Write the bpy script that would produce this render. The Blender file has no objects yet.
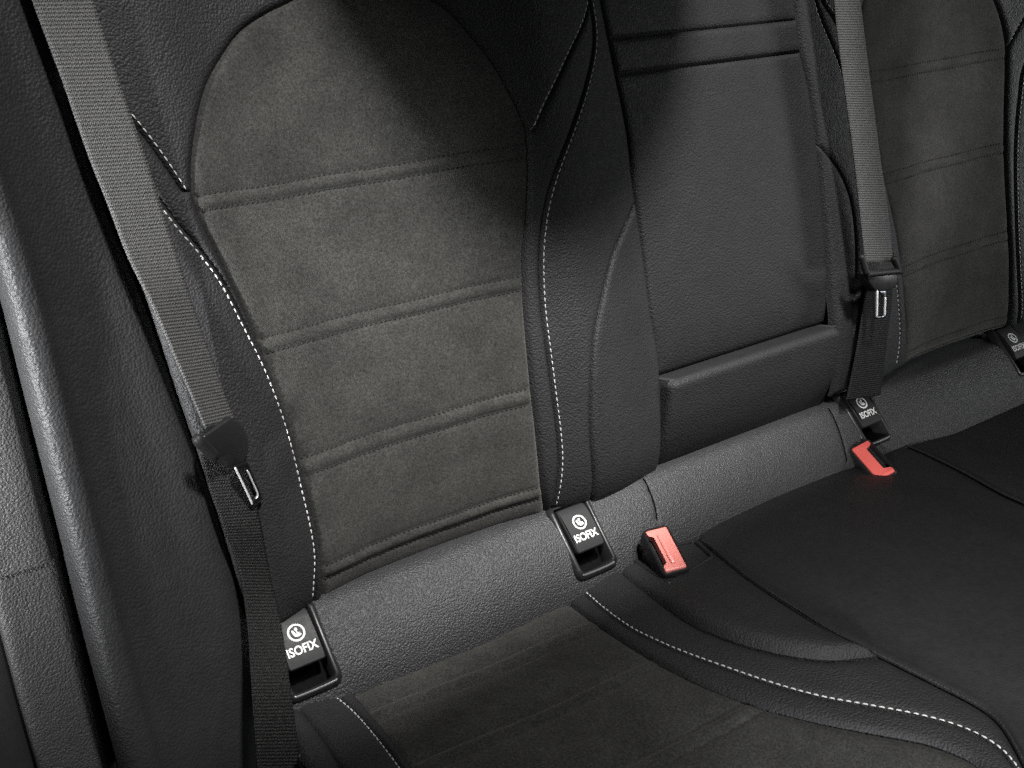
import bpy, bmesh, math, random
import numpy as np
from mathutils import Vector, Matrix
random.seed(4)
rng = np.random.default_rng(7)
SC = bpy.context.scene
COL = SC.collection

# ------------------------------------------------------------- camera, light
cam_d = bpy.data.cameras.new("camera")
cam = bpy.data.objects.new("camera", cam_d); COL.objects.link(cam)
cam_d.sensor_width = 36.0
cam_d.lens = 36.0 * 1038.884 / 1024.0
cam_d.clip_start = 0.01; cam_d.clip_end = 50.0
_R = ((0.828975271, -0.248017048, 0.501285890), (-0.559285258, -0.367612049, 0.743008332), (0.0, -0.896297342, -0.443453577))
cam.matrix_world = Matrix(((_R[0][0], -_R[0][1], -_R[0][2], -0.22087868), (_R[1][0], -_R[1][1], -_R[1][2], -0.62184923),
                           (_R[2][0], -_R[2][1], -_R[2][2], 0.55441863), (0, 0, 0, 1)))
SC.camera = cam

world = bpy.data.worlds.new("World"); SC.world = world; world.use_nodes = True
bg = world.node_tree.nodes["Background"]
bg.inputs[0].default_value = (0.93, 0.97, 1.0, 1); bg.inputs[1].default_value = 0.07

def lamp(name, loc, target, power, size, color=(1, 1, 1), spread=180):
    d = bpy.data.lights.new(name, 'AREA'); d.shape = 'DISK'; d.size = size; d.energy = power; d.color = color; d.spread = math.radians(spread)
    o = bpy.data.objects.new(name, d); COL.objects.link(o)
    o.location = loc
    o.rotation_euler = (Vector(target) - Vector(loc)).to_track_quat('-Z', 'Y').to_euler()
    return o
KEY = (0.22, -0.85, 2.16)
lamp("key_lamp", KEY, (0.31, -0.02, 0.05), 5.7, 0.17, (1, 0.985, 0.965), 39)
lamp("door_lamp", (-1.9, -0.85, 0.60), (-0.36, 0.07, 0.29), 2.9, 0.34, (0.99, 0.995, 1), 10.5)
lamp("gusset_fill", (-1.0, -1.4, 0.42), (0.42, -0.27, -0.06), 0.28, 0.10, (0.99, 0.995, 1), 13)  # added low fill, narrow beam to brighten the cushion gusset
lamp("cushion_fill", (0.40, -0.45, 0.775), (0.40, -0.36, 0.0), 1.2, 0.16, (1, 0.99, 0.97), 84)  # added fill from above, brightens the cushion and spares the backrest
lamp("far_side_fill", (1.9, -1.0, 0.60), (0.98, 0.1, 0.30), 1.0, 0.60, (0.98, 0.99, 1), 34)  # added soft fill to lift the far side of the bench
SC.view_settings.view_transform = 'Standard'; SC.view_settings.look = 'None'
SC.view_settings.exposure = 0.0; SC.view_settings.gamma = 1.0
SC.render.engine = 'CYCLES'
SC.cycles.use_light_tree = False
SC.cycles.use_denoising = False                           # keep the fine grain of leather and suede
SC.cycles.sample_clamp_indirect = 0.6

# ----------------------------------------------------------------- surfaces
# Seat coordinates, metres: X across the car, Y towards the boot, Z up.
# (u, v, h): u across, v along the upholstery, h out of it.
REC = math.radians(15.5)                       # recline of the backrest
TILT = math.radians(7.0)                       # cushion rises towards its front
MID = 0.505                                    # middle of the car
O_B = np.array([0.0, 0.015, 0.040])
B_V = np.array([0.0, math.sin(REC), math.cos(REC)])
B_N = np.array([0.0, -math.cos(REC), math.sin(REC)])
O_C = np.array([0.0, -0.030, -0.031])
C_V = np.array([0.0, -math.cos(TILT), math.sin(TILT)])
C_N = np.array([0.0, math.sin(TILT), math.cos(TILT)])
R_V = np.array([0.0, -1.0, -1.0]) / math.sqrt(2)
R_N = np.array([0.0, -1.0, 1.0]) / math.sqrt(2)

def _table(knots, lo, hi, k):
    x = np.arange(lo, hi, 0.001)
    y = np.interp(x, [a for a, b in knots], [b for a, b in knots])
    ker = np.hanning(2 * k + 1); ker /= ker.sum()
    y = np.convolve(np.pad(y, k, mode='edge'), ker, mode='valid')
    return x, y
_SB = _table([(0, 0), (.12, 0), (.165, .010), (.20, .012), (.245, .000), (.30, -.010), (.365, -.013), (.43, -.010),
              (.475, .000), (.51, .014), (.55, .020), (.60, .014), (.70, .0)], 0, .9, 22)
_SC = _table([(-.3, .03), (-.08, .022), (-.02, .010), (.04, -.001), (.15, -.006), (.24, -.002), (.29, .006), (.34, .010),
              (.39, .006), (.43, .010), (.505, .012), (.6, .010), (.64, .006), (.70, .008), (.8, -.004), (1.2, -.004)], -.3, 1.2, 20)

def H_back(u, v):
    s = np.abs(np.asarray(u, float) - MID)
    v = np.asarray(v, float)
    h = np.interp(s, _SB[0], _SB[1])
    h = h + 0.006 * np.exp(-((v - 0.13) / 0.10) ** 2) * np.clip((s - .1) / .1, 0, 1)
    h = h - 0.019 * np.exp(-np.maximum(v + .014, 0) / 0.024)
    return h
def H_cush(u, v):
    u = np.asarray(u, float); v = np.asarray(v, float)
    h = np.interp(u, _SC[0], _SC[1])
    return h - 0.004 * np.exp(-np.maximum(v + .01, 0) / 0.010) + 0.004 * np.exp(-((v - .15) / .1) ** 2)
def H_roll(u, v):
    v = np.asarray(v, float)
    return 0.007 * (1 - (v / .038) ** 2) - .03 * (np.maximum(-v - .028, 0) / .03) ** 2 + 0 * np.asarray(u, float)

def _P(O, V, N, H):
    def f(u, v, h=0.0):
        u = np.asarray(u, float); v = np.asarray(v, float)
        hh = H(u, v) + h
        p = O + v[..., None] * V + hh[..., None] * N
        p[..., 0] += u
        return p
    return f
P_back = _P(O_B, B_V, B_N, H_back)
P_cush = _P(O_C, C_V, C_N, H_cush)
P_roll = _P(np.zeros(3), R_V, R_N, H_roll)
def P_flat(u, v, h=0.0):                       # backrest plane without its padding
    u = np.asarray(u, float); v = np.asarray(v, float)
    p = O_B + v[..., None] * B_V + (np.zeros_like(u) + h)[..., None] * B_N
    p[..., 0] += u
    return p

# outlines measured on the upholstery, metres
CURVES = {
    'suede_left': [(0.0316, -0.0053), (0.0329, 0.0385), (0.0307, 0.0679), (0.0289, 0.0996), (0.0254, 0.1292), (0.0215, 0.1581), (0.018, 0.1862), (0.014, 0.2116), (0.0098, 0.2321), (0.0038, 0.2548), (-0.0017, 0.2754), (-0.0072, 0.2949), (-0.0098, 0.3093), (-0.0106, 0.322)],
    'suede_arch': [(-0.0106, 0.322), (-0.0078, 0.3367), (-0.0006, 0.3564), (0.0082, 0.3761), (0.0205, 0.3958), (0.0358, 0.4121), (0.054, 0.4285), (0.077, 0.4401), (0.0986, 0.4475), (0.1341, 0.4601), (0.1639, 0.4635), (0.1922, 0.456), (0.2206, 0.4394), (0.2339, 0.429), (0.2478, 0.4097), (0.2616, 0.3884), (0.271, 0.3672), (0.277, 0.3502), (0.2826, 0.3305)],
    'suede_right': [(0.2826, 0.3305), (0.2816, 0.3124), (0.2777, 0.2879), (0.2706, 0.2551), (0.2619, 0.2257), (0.256, 0.1886), (0.2525, 0.154), (0.25, 0.1141), (0.2496, 0.0819), (0.2495, 0.044), (0.2512, 0.0138), (0.2571, -0.0132)],
    'outer_top_stitch': [(-0.0618, 0.4115), (-0.0502, 0.3945), (-0.0403, 0.3786), (-0.0336, 0.3667), (-0.0265, 0.3526), (-0.0195, 0.3369), (-0.0129, 0.3216)],
    'outer_stitch': [(-0.059, 0.3699), (-0.0527, 0.356), (-0.0441, 0.3363), (-0.035, 0.3168), (-0.0278, 0.3019), (-0.0201, 0.2881), (-0.0133, 0.2762), (-0.0036, 0.2549), (0.0043, 0.2275), (0.0102, 0.2074), (0.0155, 0.187), (0.0199, 0.1625), (0.0229, 0.138), (0.0245, 0.1135), (0.0255, 0.0885), (0.0267, 0.0671), (0.0273, 0.0454), (0.0263, 0.0282), (0.0231, 0.0114), (0.0206, -0.0096)],
    'inner_top_stitch': [(0.3749, 0.4775), (0.3688, 0.4531), (0.3612, 0.4287), (0.3515, 0.4126), (0.3318, 0.3907), (0.3111, 0.3662), (0.2966, 0.3474), (0.2829, 0.3263)],
    'inner_stitch': [(0.3762, 0.4775), (0.3714, 0.4531), (0.3678, 0.4286), (0.3684, 0.4054), (0.3626, 0.3831), (0.3465, 0.3547), (0.3252, 0.3232), (0.3037, 0.2922), (0.2899, 0.2646), (0.2807, 0.2361), (0.2754, 0.211), (0.2711, 0.1767), (0.2698, 0.1413), (0.2693, 0.105), (0.2697, 0.0675), (0.2692, 0.0388), (0.2659, 0.0096), (0.2643, -0.0074)],
    'lens_seam': [(0.3933, 0.2527), (0.3712, 0.229), (0.3489, 0.2067), (0.3285, 0.1738), (0.3122, 0.1411), (0.3023, 0.0974), (0.2976, 0.051), (0.3001, -0.0059)],
    'arm_left': [(0.3736, 0.4775), (0.3794, 0.4283), (0.3832, 0.3946), (0.3865, 0.3645), (0.3917, 0.3159), (0.3912, 0.2622), (0.3927, 0.2345), (0.3933, 0.201), (0.3937, 0.1497), (0.3966, 0.1103), (0.3954, 0.0761), (0.3919, 0.0315), (0.3912, -0.0145)],
    'arm_right': [(0.6198, 0.4701), (0.6237, 0.4138), (0.6253, 0.3707), (0.6331, 0.3258), (0.6372, 0.2703), (0.6383, 0.224), (0.6383, 0.1792), (0.6374, 0.1187), (0.6379, 0.075), (0.6392, 0.0357), (0.6405, -0.0007)],
    'band_top': [(0.3843, 0.3937), (0.4713, 0.3949), (0.6247, 0.3995)],
    'band_bottom': [(0.3874, 0.3627), (0.4666, 0.3632), (0.6288, 0.3674)],
    'pad_top': [(0.3931, 0.0787), (0.4724, 0.0798), (0.5428, 0.0795), (0.6397, 0.0846)],
    'lens_seam_far': [(0.6372, 0.2703), (0.651, 0.2529), (0.6631, 0.2304), (0.67, 0.2032), (0.6707, 0.166), (0.667, 0.1292), (0.6614, 0.0812), (0.6587, 0.014)],
    'inner_stitch_far': [(0.6385, 0.4503), (0.644, 0.412), (0.651, 0.3872), (0.6607, 0.3638), (0.6706, 0.336), (0.6847, 0.2992), (0.6988, 0.2563), (0.711, 0.2018), (0.7221, 0.1568), (0.7328, 0.1105), (0.7387, 0.0752), (0.7422, 0.0455), (0.7405, 0.009)],
    'inner_top_stitch_far': [(0.6453, 0.4497), (0.6579, 0.4106), (0.6687, 0.3951), (0.6845, 0.3643), (0.7051, 0.3275)],
    'suede_left_far': [(0.7051, 0.3275), (0.7177, 0.2749), (0.7302, 0.2205), (0.7442, 0.1639), (0.753, 0.1063), (0.759, 0.0589), (0.7673, 0.0014)],
    'suede_arch_far': [(0.7051, 0.3275), (0.7019, 0.3579), (0.7056, 0.3874), (0.7227, 0.4165), (0.7666, 0.4513), (0.8478, 0.4709), (0.9165, 0.4525), (0.9507, 0.4176), (0.9639, 0.3942), (0.9727, 0.3709), (0.9782, 0.342)],
    'suede_right_far': [(0.9782, 0.342), (0.9747, 0.3024), (0.969, 0.2448), (0.9643, 0.1861), (0.9635, 0.1439), (0.9651, 0.0934), (0.9666, 0.0506), (0.9707, 0.0086)],
    'outer_top_stitch_far': [(0.9795, 0.3418), (0.9971, 0.3678), (1.027, 0.4037)],
    'outer_stitch_far': [(1.051, 0.3734), (1.003, 0.3215), (0.9905, 0.2769), (0.9797, 0.2076), (0.975, 0.1359), (0.9774, 0.0737), (0.9863, 0.0054)],
    'side_gap': [(-0.0892, 0.4953), (-0.0831, 0.4535), (-0.0776, 0.4163), (-0.0741, 0.3846), (-0.0708, 0.3456), (-0.0666, 0.3086), (-0.0626, 0.2842), (-0.0576, 0.2488), (-0.0517, 0.1871), (-0.0462, 0.1341), (-0.0416, 0.0746), (-0.0391, 0.006), (-0.0409, -0.0654), (-0.0467, -0.1227), (-0.0512, -0.1676)],
    'ch1': [(0.0446, 0.3185), (0.0421, 0.3079)],
    'ch2': [(0.0929, 0.2089), (0.0901, 0.1967)],
    'ch3': [(0.1505, 0.1107), (0.1481, 0.0964)],
    'ch4': [(0.2073, 0.0179), (0.2075, 0.0055)],
    'chr': [(0.8631, 0.3369), (0.8621, 0.326), (0.8298, 0.2269), (0.8279, 0.2158), (0.8739, 0.1224), (0.8734, 0.1118)],
    'seat_left_stitch': [(0.0131, -0.0106), (0.0141, 0.003), (0.016, 0.0264), (0.0156, 0.0615), (0.0127, 0.1067), (0.0091, 0.1354), (0.0065, 0.1607)],
    'seat_suede_left': [(0.0279, -0.0092), (0.0258, 0.0251), (0.0249, 0.059), (0.0213, 0.0977), (0.0161, 0.1366), (0.012, 0.1603)],
    'seat_right_stitch': [(0.2636, -0.0271), (0.2621, -0.0129), (0.2563, 0.0241), (0.2538, 0.0682), (0.2573, 0.1025), (0.2617, 0.1266), (0.2702, 0.1587), (0.283, 0.199), (0.2983, 0.234), (0.3172, 0.2638), (0.3381, 0.2989), (0.3478, 0.3238), (0.3481, 0.3462), (0.3379, 0.367), (0.3253, 0.3817)],
    'seat_suede_right': [(0.2454, -0.0214), (0.2411, 0.0073), (0.2395, 0.0453), (0.2393, 0.0856), (0.2419, 0.1259), (0.2467, 0.161), (0.2616, 0.2092), (0.28, 0.2499), (0.3006, 0.2856), (0.3174, 0.3138), (0.3246, 0.3432), (0.3185, 0.3582), (0.3081, 0.372)],
    'seat_lens': [(0.3053, -0.0196), (0.3, 0.0061), (0.2962, 0.0317), (0.2893, 0.0967), (0.2935, 0.1349), (0.3041, 0.1685), (0.3195, 0.1959), (0.3394, 0.218), (0.3728, 0.2338)],
    'seat_split': [(0.3937, 0.0056), (0.3897, 0.03), (0.3754, 0.0887), (0.3673, 0.1424), (0.3644, 0.1872), (0.3685, 0.2231), (0.3714, 0.2486), (0.3748, 0.2812), (0.3765, 0.3127), (0.3713, 0.3315), (0.3565, 0.3519), (0.337, 0.3745)],
    'seat_split_far': [(0.708, -0.0141), (0.7155, -0.004), (0.7097, 0.0259), (0.6955, 0.0783), (0.6783, 0.1346), (0.6743, 0.1625), (0.6659, 0.2037)],
    'seat_outer': [(-0.0177, -0.0101), (-0.0179, 0.0209), (-0.0197, 0.0614), (-0.0239, 0.0961), (-0.0267, 0.1258)],
    'cA': [(0.0403, 0.0368), (0.0343, 0.052), (0.2307, 0.0425), (0.2173, 0.0598)],
    'cB': [(0.0618, 0.1132), (0.0693, 0.1284), (0.2311, 0.1202), (0.231, 0.1323)],
    'cC': [(0.1901, 0.2043), (0.2544, 0.2061), (0.2707, 0.2156)],
    'roll_cut': [(0.3688, -0.0343), (0.3656, -0.0188), (0.3629, -0.0045), (0.3583, 0.0084)],
    'roll_cut_far': [(0.6335, -0.0333), (0.6271, -0.0086), (0.622, 0.0136), (0.6195, 0.0284)],
    'iso': [(-0.0005, -0.0032), (0.2758, 0.0003), (0.675, -0.0066), (0.9718, -0.0145)],
    'lid': [(-0.0102, -0.0284), (0.0154, -0.0269), (0.0168, 0.0143), (-0.0133, 0.0136), (0.0148, 0.028), (-0.0138, 0.0276), (-0.0009, -0.0368), (0.0245, -0.0315), (0.0214, 0.0377)],
    'lid2': [(0.2669, -0.031), (0.3008, -0.0296), (0.2983, 0.0091), (0.2642, 0.0099), (0.2947, 0.0288), (0.2589, 0.0285), (0.2593, -0.0354), (0.2503, 0.0274), (0.3065, -0.0275), (0.2993, 0.0293)],
    'bolster_rear': [(-0.0819, 0.5033, -0.02), (-0.0772, 0.4722, -0.02), (-0.0723, 0.4403, -0.02), (-0.0679, 0.4075, -0.02), (-0.0644, 0.3739, -0.02), (-0.0611, 0.3394, -0.02), (-0.0568, 0.3039, -0.02), (-0.0507, 0.2669, -0.02), (-0.0457, 0.2291, -0.02), (-0.0415, 0.1904, -0.02), (-0.0371, 0.1505, -0.02), (-0.033, 0.1095, -0.02), (-0.0302, 0.0678, -0.02), (-0.0297, 0.0258, -0.02), (-0.0304, -0.0168, -0.02), (-0.0334, -0.0593, -0.02), (-0.0372, -0.1024, -0.02), (-0.0416, -0.1461, -0.02), (-0.0452, -0.1815, -0.02)],
    'bolster_a': [(-0.0925, 0.4948, 0.017), (-0.0881, 0.4654, 0.017), (-0.0836, 0.4351, 0.017), (-0.0794, 0.404, 0.017), (-0.0762, 0.3721, 0.017), (-0.0731, 0.3394, 0.017), (-0.0691, 0.3057, 0.017), (-0.0634, 0.2706, 0.017), (-0.0587, 0.2348, 0.017), (-0.0548, 0.198, 0.017), (-0.0506, 0.1602, 0.017), (-0.0469, 0.1214, 0.017), (-0.0442, 0.0818, 0.017), (-0.0438, 0.042, 0.017), (-0.0445, 0.0017, 0.017), (-0.0474, -0.0387, 0.017), (-0.0511, -0.0795, 0.017), (-0.0553, -0.1209, 0.017), (-0.0588, -0.1545, 0.017)],
    'bolster_b': [(-0.1159, 0.4919, 0.032), (-0.1129, 0.4636, 0.032), (-0.1098, 0.4346, 0.032), (-0.1067, 0.4048, 0.032), (-0.104, 0.3742, 0.032), (-0.1014, 0.3429, 0.032), (-0.0982, 0.3106, 0.032), (-0.0944, 0.2773, 0.032), (-0.0915, 0.2434, 0.032), (-0.0893, 0.2086, 0.032), (-0.0871, 0.1729, 0.032), (-0.085, 0.1364, 0.032), (-0.0835, 0.099, 0.032), (-0.0834, 0.0612, 0.032), (-0.0842, 0.0229, 0.032), (-0.0861, -0.0159, 0.032), (-0.0883, -0.0554, 0.032), (-0.0909, -0.0956, 0.032), (-0.0932, -0.1282, 0.032)],
    'bolster_c': [(-0.1326, 0.4889, 0.047), (-0.1316, 0.4616, 0.047), (-0.1306, 0.4337, 0.047), (-0.1287, 0.4051, 0.047), (-0.1266, 0.3757, 0.047), (-0.1244, 0.3456, 0.047), (-0.1221, 0.3146, 0.047), (-0.121, 0.2832, 0.047), (-0.1207, 0.2511, 0.047), (-0.1208, 0.2184, 0.047), (-0.1211, 0.185, 0.047), (-0.1213, 0.1508, 0.047), (-0.1213, 0.1157, 0.047), (-0.1215, 0.0799, 0.047), (-0.122, 0.0433, 0.047), (-0.1222, 0.0057, 0.047), (-0.1219, -0.033, 0.047), (-0.1216, -0.0727, 0.047), (-0.1218, -0.105, 0.047)],
    'bolster_d': [(-0.1402, 0.4872, 0.055), (-0.1393, 0.4604, 0.055), (-0.1383, 0.433, 0.055), (-0.1366, 0.4048, 0.055), (-0.1346, 0.376, 0.055), (-0.1325, 0.3464, 0.055), (-0.1303, 0.316, 0.055), (-0.1293, 0.2851, 0.055), (-0.1291, 0.2536, 0.055), (-0.1293, 0.2215, 0.055), (-0.1297, 0.1887, 0.055), (-0.1299, 0.1551, 0.055), (-0.1301, 0.1207, 0.055), (-0.1303, 0.0855, 0.055), (-0.1309, 0.0497, 0.055), (-0.1312, 0.0128, 0.055), (-0.131, -0.0252, 0.055), (-0.1309, -0.0641, 0.055), (-0.1311, -0.0958, 0.055)],
    'bolster_e': [(-0.1493, 0.487, 0.057), (-0.1485, 0.4604, 0.057), (-0.1477, 0.4333, 0.057), (-0.1461, 0.4055, 0.057), (-0.1443, 0.377, 0.057), (-0.1423, 0.3477, 0.057), (-0.1402, 0.3177, 0.057), (-0.1394, 0.2872, 0.057), (-0.1393, 0.2561, 0.057), (-0.1396, 0.2243, 0.057), (-0.1401, 0.192, 0.057), (-0.1405, 0.1588, 0.057), (-0.1407, 0.1249, 0.057), (-0.1411, 0.0901, 0.057), (-0.1418, 0.0547, 0.057), (-0.1422, 0.0184, 0.057), (-0.1421, -0.0191, 0.057), (-0.1421, -0.0575, 0.057), (-0.1425, -0.0887, 0.057)],
    'bolster_e2': [(-0.1547, 0.4883, 0.052), (-0.154, 0.4617, 0.052), (-0.1532, 0.4345, 0.052), (-0.1517, 0.4067, 0.052), (-0.1499, 0.3781, 0.052), (-0.1481, 0.3488, 0.052), (-0.1461, 0.3188, 0.052), (-0.1453, 0.2882, 0.052), (-0.1453, 0.2571, 0.052), (-0.1456, 0.2253, 0.052), (-0.1462, 0.1929, 0.052), (-0.1467, 0.1597, 0.052), (-0.147, 0.1258, 0.052), (-0.1474, 0.091, 0.052), (-0.1482, 0.0556, 0.052), (-0.1487, 0.0192, 0.052), (-0.1487, -0.0182, 0.052), (-0.1488, -0.0566, 0.052), (-0.1492, -0.0878, 0.052)],
    'bolster_f': [(-0.1576, 0.4912, 0.04), (-0.1569, 0.4643, 0.04), (-0.1561, 0.4367, 0.04), (-0.1546, 0.4085, 0.04), (-0.1529, 0.3795, 0.04), (-0.151, 0.3499, 0.04), (-0.1491, 0.3194, 0.04), (-0.1483, 0.2884, 0.04), (-0.1484, 0.2569, 0.04), (-0.1488, 0.2247, 0.04), (-0.1495, 0.1919, 0.04), (-0.1499, 0.1583, 0.04), (-0.1503, 0.1239, 0.04), (-0.1508, 0.0887, 0.04), (-0.1517, 0.0529, 0.04), (-0.1522, 0.0161, 0.04), (-0.1523, -0.0218, 0.04), (-0.1525, -0.0607, 0.04), (-0.1529, -0.0923, 0.04)],
    'trim_edge': [(-0.1572, 0.4978, 0.012), (-0.1564, 0.4698, 0.012), (-0.1557, 0.4413, 0.012), (-0.1542, 0.412, 0.012), (-0.1524, 0.3819, 0.012), (-0.1505, 0.3511, 0.012), (-0.1485, 0.3196, 0.012), (-0.1477, 0.2874, 0.012), (-0.1478, 0.2547, 0.012), (-0.1483, 0.2214, 0.012), (-0.149, 0.1873, 0.012), (-0.1495, 0.1525, 0.012), (-0.1499, 0.1168, 0.012), (-0.1505, 0.0803, 0.012), (-0.1514, 0.0431, 0.012), (-0.152, 0.005, 0.012), (-0.1521, -0.0344, 0.012), (-0.1523, -0.0746, 0.012), (-0.1528, -0.1074, 0.012)],
    'strap_near_l': [(-0.0914, 0.4903, 0.036), (-0.0877, 0.4498, 0.0368), (-0.0857, 0.4319, 0.0377), (-0.0819, 0.4015, 0.0385), (-0.0798, 0.378, 0.0393), (-0.0771, 0.3515, 0.0402), (-0.0729, 0.3222, 0.041), (-0.0687, 0.289, 0.0418), (-0.0618, 0.2577, 0.0427), (-0.0571, 0.2329, 0.0435), (-0.0528, 0.2077, 0.0443), (-0.0487, 0.1842, 0.0452), (-0.0456, 0.1648, 0.046)],
    'strap_near_r': [(-0.055, 0.4903, 0.032), (-0.0508, 0.4486, 0.0314), (-0.0487, 0.4303, 0.0306), (-0.0457, 0.3991, 0.0297), (-0.0428, 0.3747, 0.0288), (-0.0391, 0.347, 0.0278), (-0.0364, 0.3168, 0.0268), (-0.033, 0.2822, 0.0257), (-0.0302, 0.2502, 0.0246), (-0.0271, 0.2244, 0.0235), (-0.0232, 0.198, 0.0224), (-0.0202, 0.1763, 0.0212), (-0.017, 0.1587, 0.02)],
    'strap_low_l': [(-0.0487, 0.1435, 0.031), (-0.0487, 0.121, 0.031), (-0.0456, 0.0899, 0.032), (-0.0402, 0.0522, 0.029), (-0.0452, 0.0126, 0.0363), (-0.0592, -0.0327, 0.0594), (-0.0744, -0.0974, 0.0776), (-0.0886, -0.167, 0.0859)],
    'strap_low_r': [(-0.0175, 0.1357, 0.0268), (-0.0169, 0.11, 0.0264), (-0.0166, 0.0785, 0.0259), (-0.0172, 0.0337, 0.0226), (-0.0202, 0.0016, 0.0334), (-0.0319, -0.0443, 0.0612), (-0.0448, -0.1102, 0.0823), (-0.0574, -0.1817, 0.0916)],
    'strap_far_l': [(0.6225, 0.4599, 0.045), (0.627, 0.4058, 0.043), (0.6296, 0.3687, 0.042), (0.6359, 0.3113, 0.041), (0.6412, 0.252, 0.041), (0.6442, 0.1963, 0.041), (0.6466, 0.1476, 0.041)],
    'strap_far_r': [(0.6579, 0.4587, 0.045), (0.6645, 0.4035, 0.043), (0.6695, 0.356, 0.042), (0.6756, 0.3021, 0.041), (0.6817, 0.2414, 0.041), (0.6874, 0.1891, 0.041), (0.6903, 0.1392, 0.041)],
    'strap_far_low_l': [(0.668, 0.1283, 0.026), (0.6617, 0.0982, 0.022), (0.6524, 0.0563, 0.018), (0.6354, -0.0014, 0.012)],
    'strap_far_low_r': [(0.7132, 0.1192, 0.022), (0.7118, 0.0872, 0.018), (0.7041, 0.0437, 0.014), (0.6933, -0.0113, 0.01)],
    'tongue_near': [(-0.0498, 0.1601, 0.0495), (-0.0235, 0.165, 0.035), (-0.0154, 0.1567, 0.0295), (-0.0114, 0.1452, 0.026), (-0.0137, 0.1344, 0.026), (-0.0187, 0.1286, 0.028), (-0.0272, 0.1275, 0.0325), (-0.0367, 0.1331, 0.0385), (-0.0459, 0.143, 0.045)],
    'tongue_near_bar': [(-0.0552, 0.1623, 0.053), (-0.0419, 0.1413, 0.0425)],
    'plate_near': [(-0.0312, 0.1319, 0.041), (-0.018, 0.1302, 0.0335), (-0.0102, 0.0968, 0.0255), (-0.0212, 0.0938, 0.031)],
    'plate_near_in': [(-0.0254, 0.1256, 0.037), (-0.02, 0.1252, 0.034), (-0.015, 0.103, 0.0287), (-0.0208, 0.1, 0.0315)],
    'glint_near': [(-0.0301, 0.1304, 0.041), (-0.0255, 0.1141, 0.0365), (-0.0212, 0.0976, 0.0323)],
    'glint_near_b': [(-0.0205, 0.1244, 0.035), (-0.018, 0.1147, 0.0325), (-0.0153, 0.1029, 0.0297), (-0.0178, 0.1004, 0.0308)],
    'tongue_far': [(0.6407, 0.1364, 0.046), (0.6926, 0.1293, 0.046), (0.6877, 0.1132, 0.046), (0.6729, 0.112, 0.046), (0.6556, 0.1145, 0.046), (0.6458, 0.126, 0.046)],
    'tongue_far_frame': [(0.634, 0.1573, 0.047), (0.641, 0.1363, 0.047), (0.6913, 0.1296, 0.047), (0.6832, 0.1459, 0.047)],
    'plate_far': [(0.6545, 0.1178, 0.044), (0.6741, 0.1138, 0.044), (0.6702, 0.0836, 0.044), (0.652, 0.0865, 0.044)],
    'plate_far_in': [(0.6601, 0.1146, 0.044), (0.6686, 0.1075, 0.044), (0.6652, 0.0874, 0.044), (0.6573, 0.088, 0.044)],
    'buckle_near': [(0.3266, -0.0296, 0.0084), (0.3468, -0.0352, 0.0096), (0.3363, -0.0771, -0.0062), (0.3161, -0.0715, -0.0075)],
    'buckle_far': [(0.6295, -0.0179, -0.0069), (0.6486, -0.0227, 0.0002), (0.6438, -0.0656, -0.0157), (0.6246, -0.0608, -0.0228)],
    'recess': [(0.3201, -0.0167), (0.3906, 0.0047), (0.3794, 0.0419), (0.311, 0.0524)],
    'glint_far': [(0.6561, 0.116, 0.046), (0.6543, 0.1021, 0.046), (0.6522, 0.0882, 0.046)],
    'glint_far_b': [(0.6679, 0.1067, 0.046), (0.6662, 0.0964, 0.046), (0.6645, 0.0866, 0.046)],
    'shade_cutout': [(-1.3, 0.2888), (0.1292, 0.2888), (0.1292, -0.0112), (0.1371, -0.0403), (0.153, -0.0695), (0.1825, -0.115), (0.2178, -0.1684), (0.2432, -0.1877), (0.2702, -0.2006), (0.3066, -0.1976), (0.3465, -0.1769), (0.3978, -0.1328), (0.4225, -0.0961), (0.4454, -0.033), (0.4454, 0.267), (0.5903, 0.267), (0.5903, -0.0443), (0.5675, -0.1248), (0.5481, -0.2065), (0.5369, -0.2557), (0.5535, -0.267), (0.5859, -0.2555), (0.6304, -0.1929), (0.6813, -0.118), (0.7349, -0.0298), (0.7349, 0.267), (0.8451, 0.2555), (0.8451, -0.0445), (0.7796, -0.1302), (0.7106, -0.1807), (0.6295, -0.2385), (0.5707, -0.2747), (0.4943, -0.2955), (0.4552, -0.3213), (0.3932, -0.3232), (0.3415, -0.3253), (0.3069, -0.332), (0.2772, -0.353), (0.2266, -0.3415), (0.1577, -0.3526), (0.0851, -0.3599), (0.049, -0.3652), (-0.35, -0.3852), (-1.3, -0.6652)],  # hole of the added overhead plate, following the shadow edges
}
# ------------------------------------------------------------------ helpers
def spline(pts, step=0.002):
    p = np.array(pts, float)
    if len(p) == 2:
        n = max(2, int(np.linalg.norm(p[1] - p[0]) / step) + 1)
        return p[0] + np.linspace(0, 1, n)[:, None] * (p[1] - p[0])
    e = np.vstack([2 * p[0] - p[1], p, 2 * p[-1] - p[-2]])
    out = []
    for i in range(1, len(e) - 2):
        a, b, c, d = e[i - 1:i + 3]
        n = max(2, int(np.linalg.norm(c - b) / step))
        t = np.linspace(0, 1, n, endpoint=False)[:, None]
        out.append(.5 * (2 * b + (c - a) * t + (2 * a - 5 * b + 4 * c - d) * t ** 2 + (3 * b - a - 3 * c + d) * t ** 3))
    out.append(p[-1:])
    return np.vstack(out)
def cur(name, rev=False):
    c = spline([q[:2] for q in CURVES[name]], 0.003)
    for _ in range(3):                                   # take the tremor out of the tracing
        c[1:-1] = .25 * c[:-2] + .5 * c[1:-1] + .25 * c[2:]
    return c[::-1] if rev else c
def shift(c, d):                                         # sideways, to the left of the direction of travel
    t = np.gradient(c, axis=0); t /= np.linalg.norm(t, axis=1)[:, None] + 1e-9
    return c + d * np.stack([-t[:, 1], t[:, 0]], 1)
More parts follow.
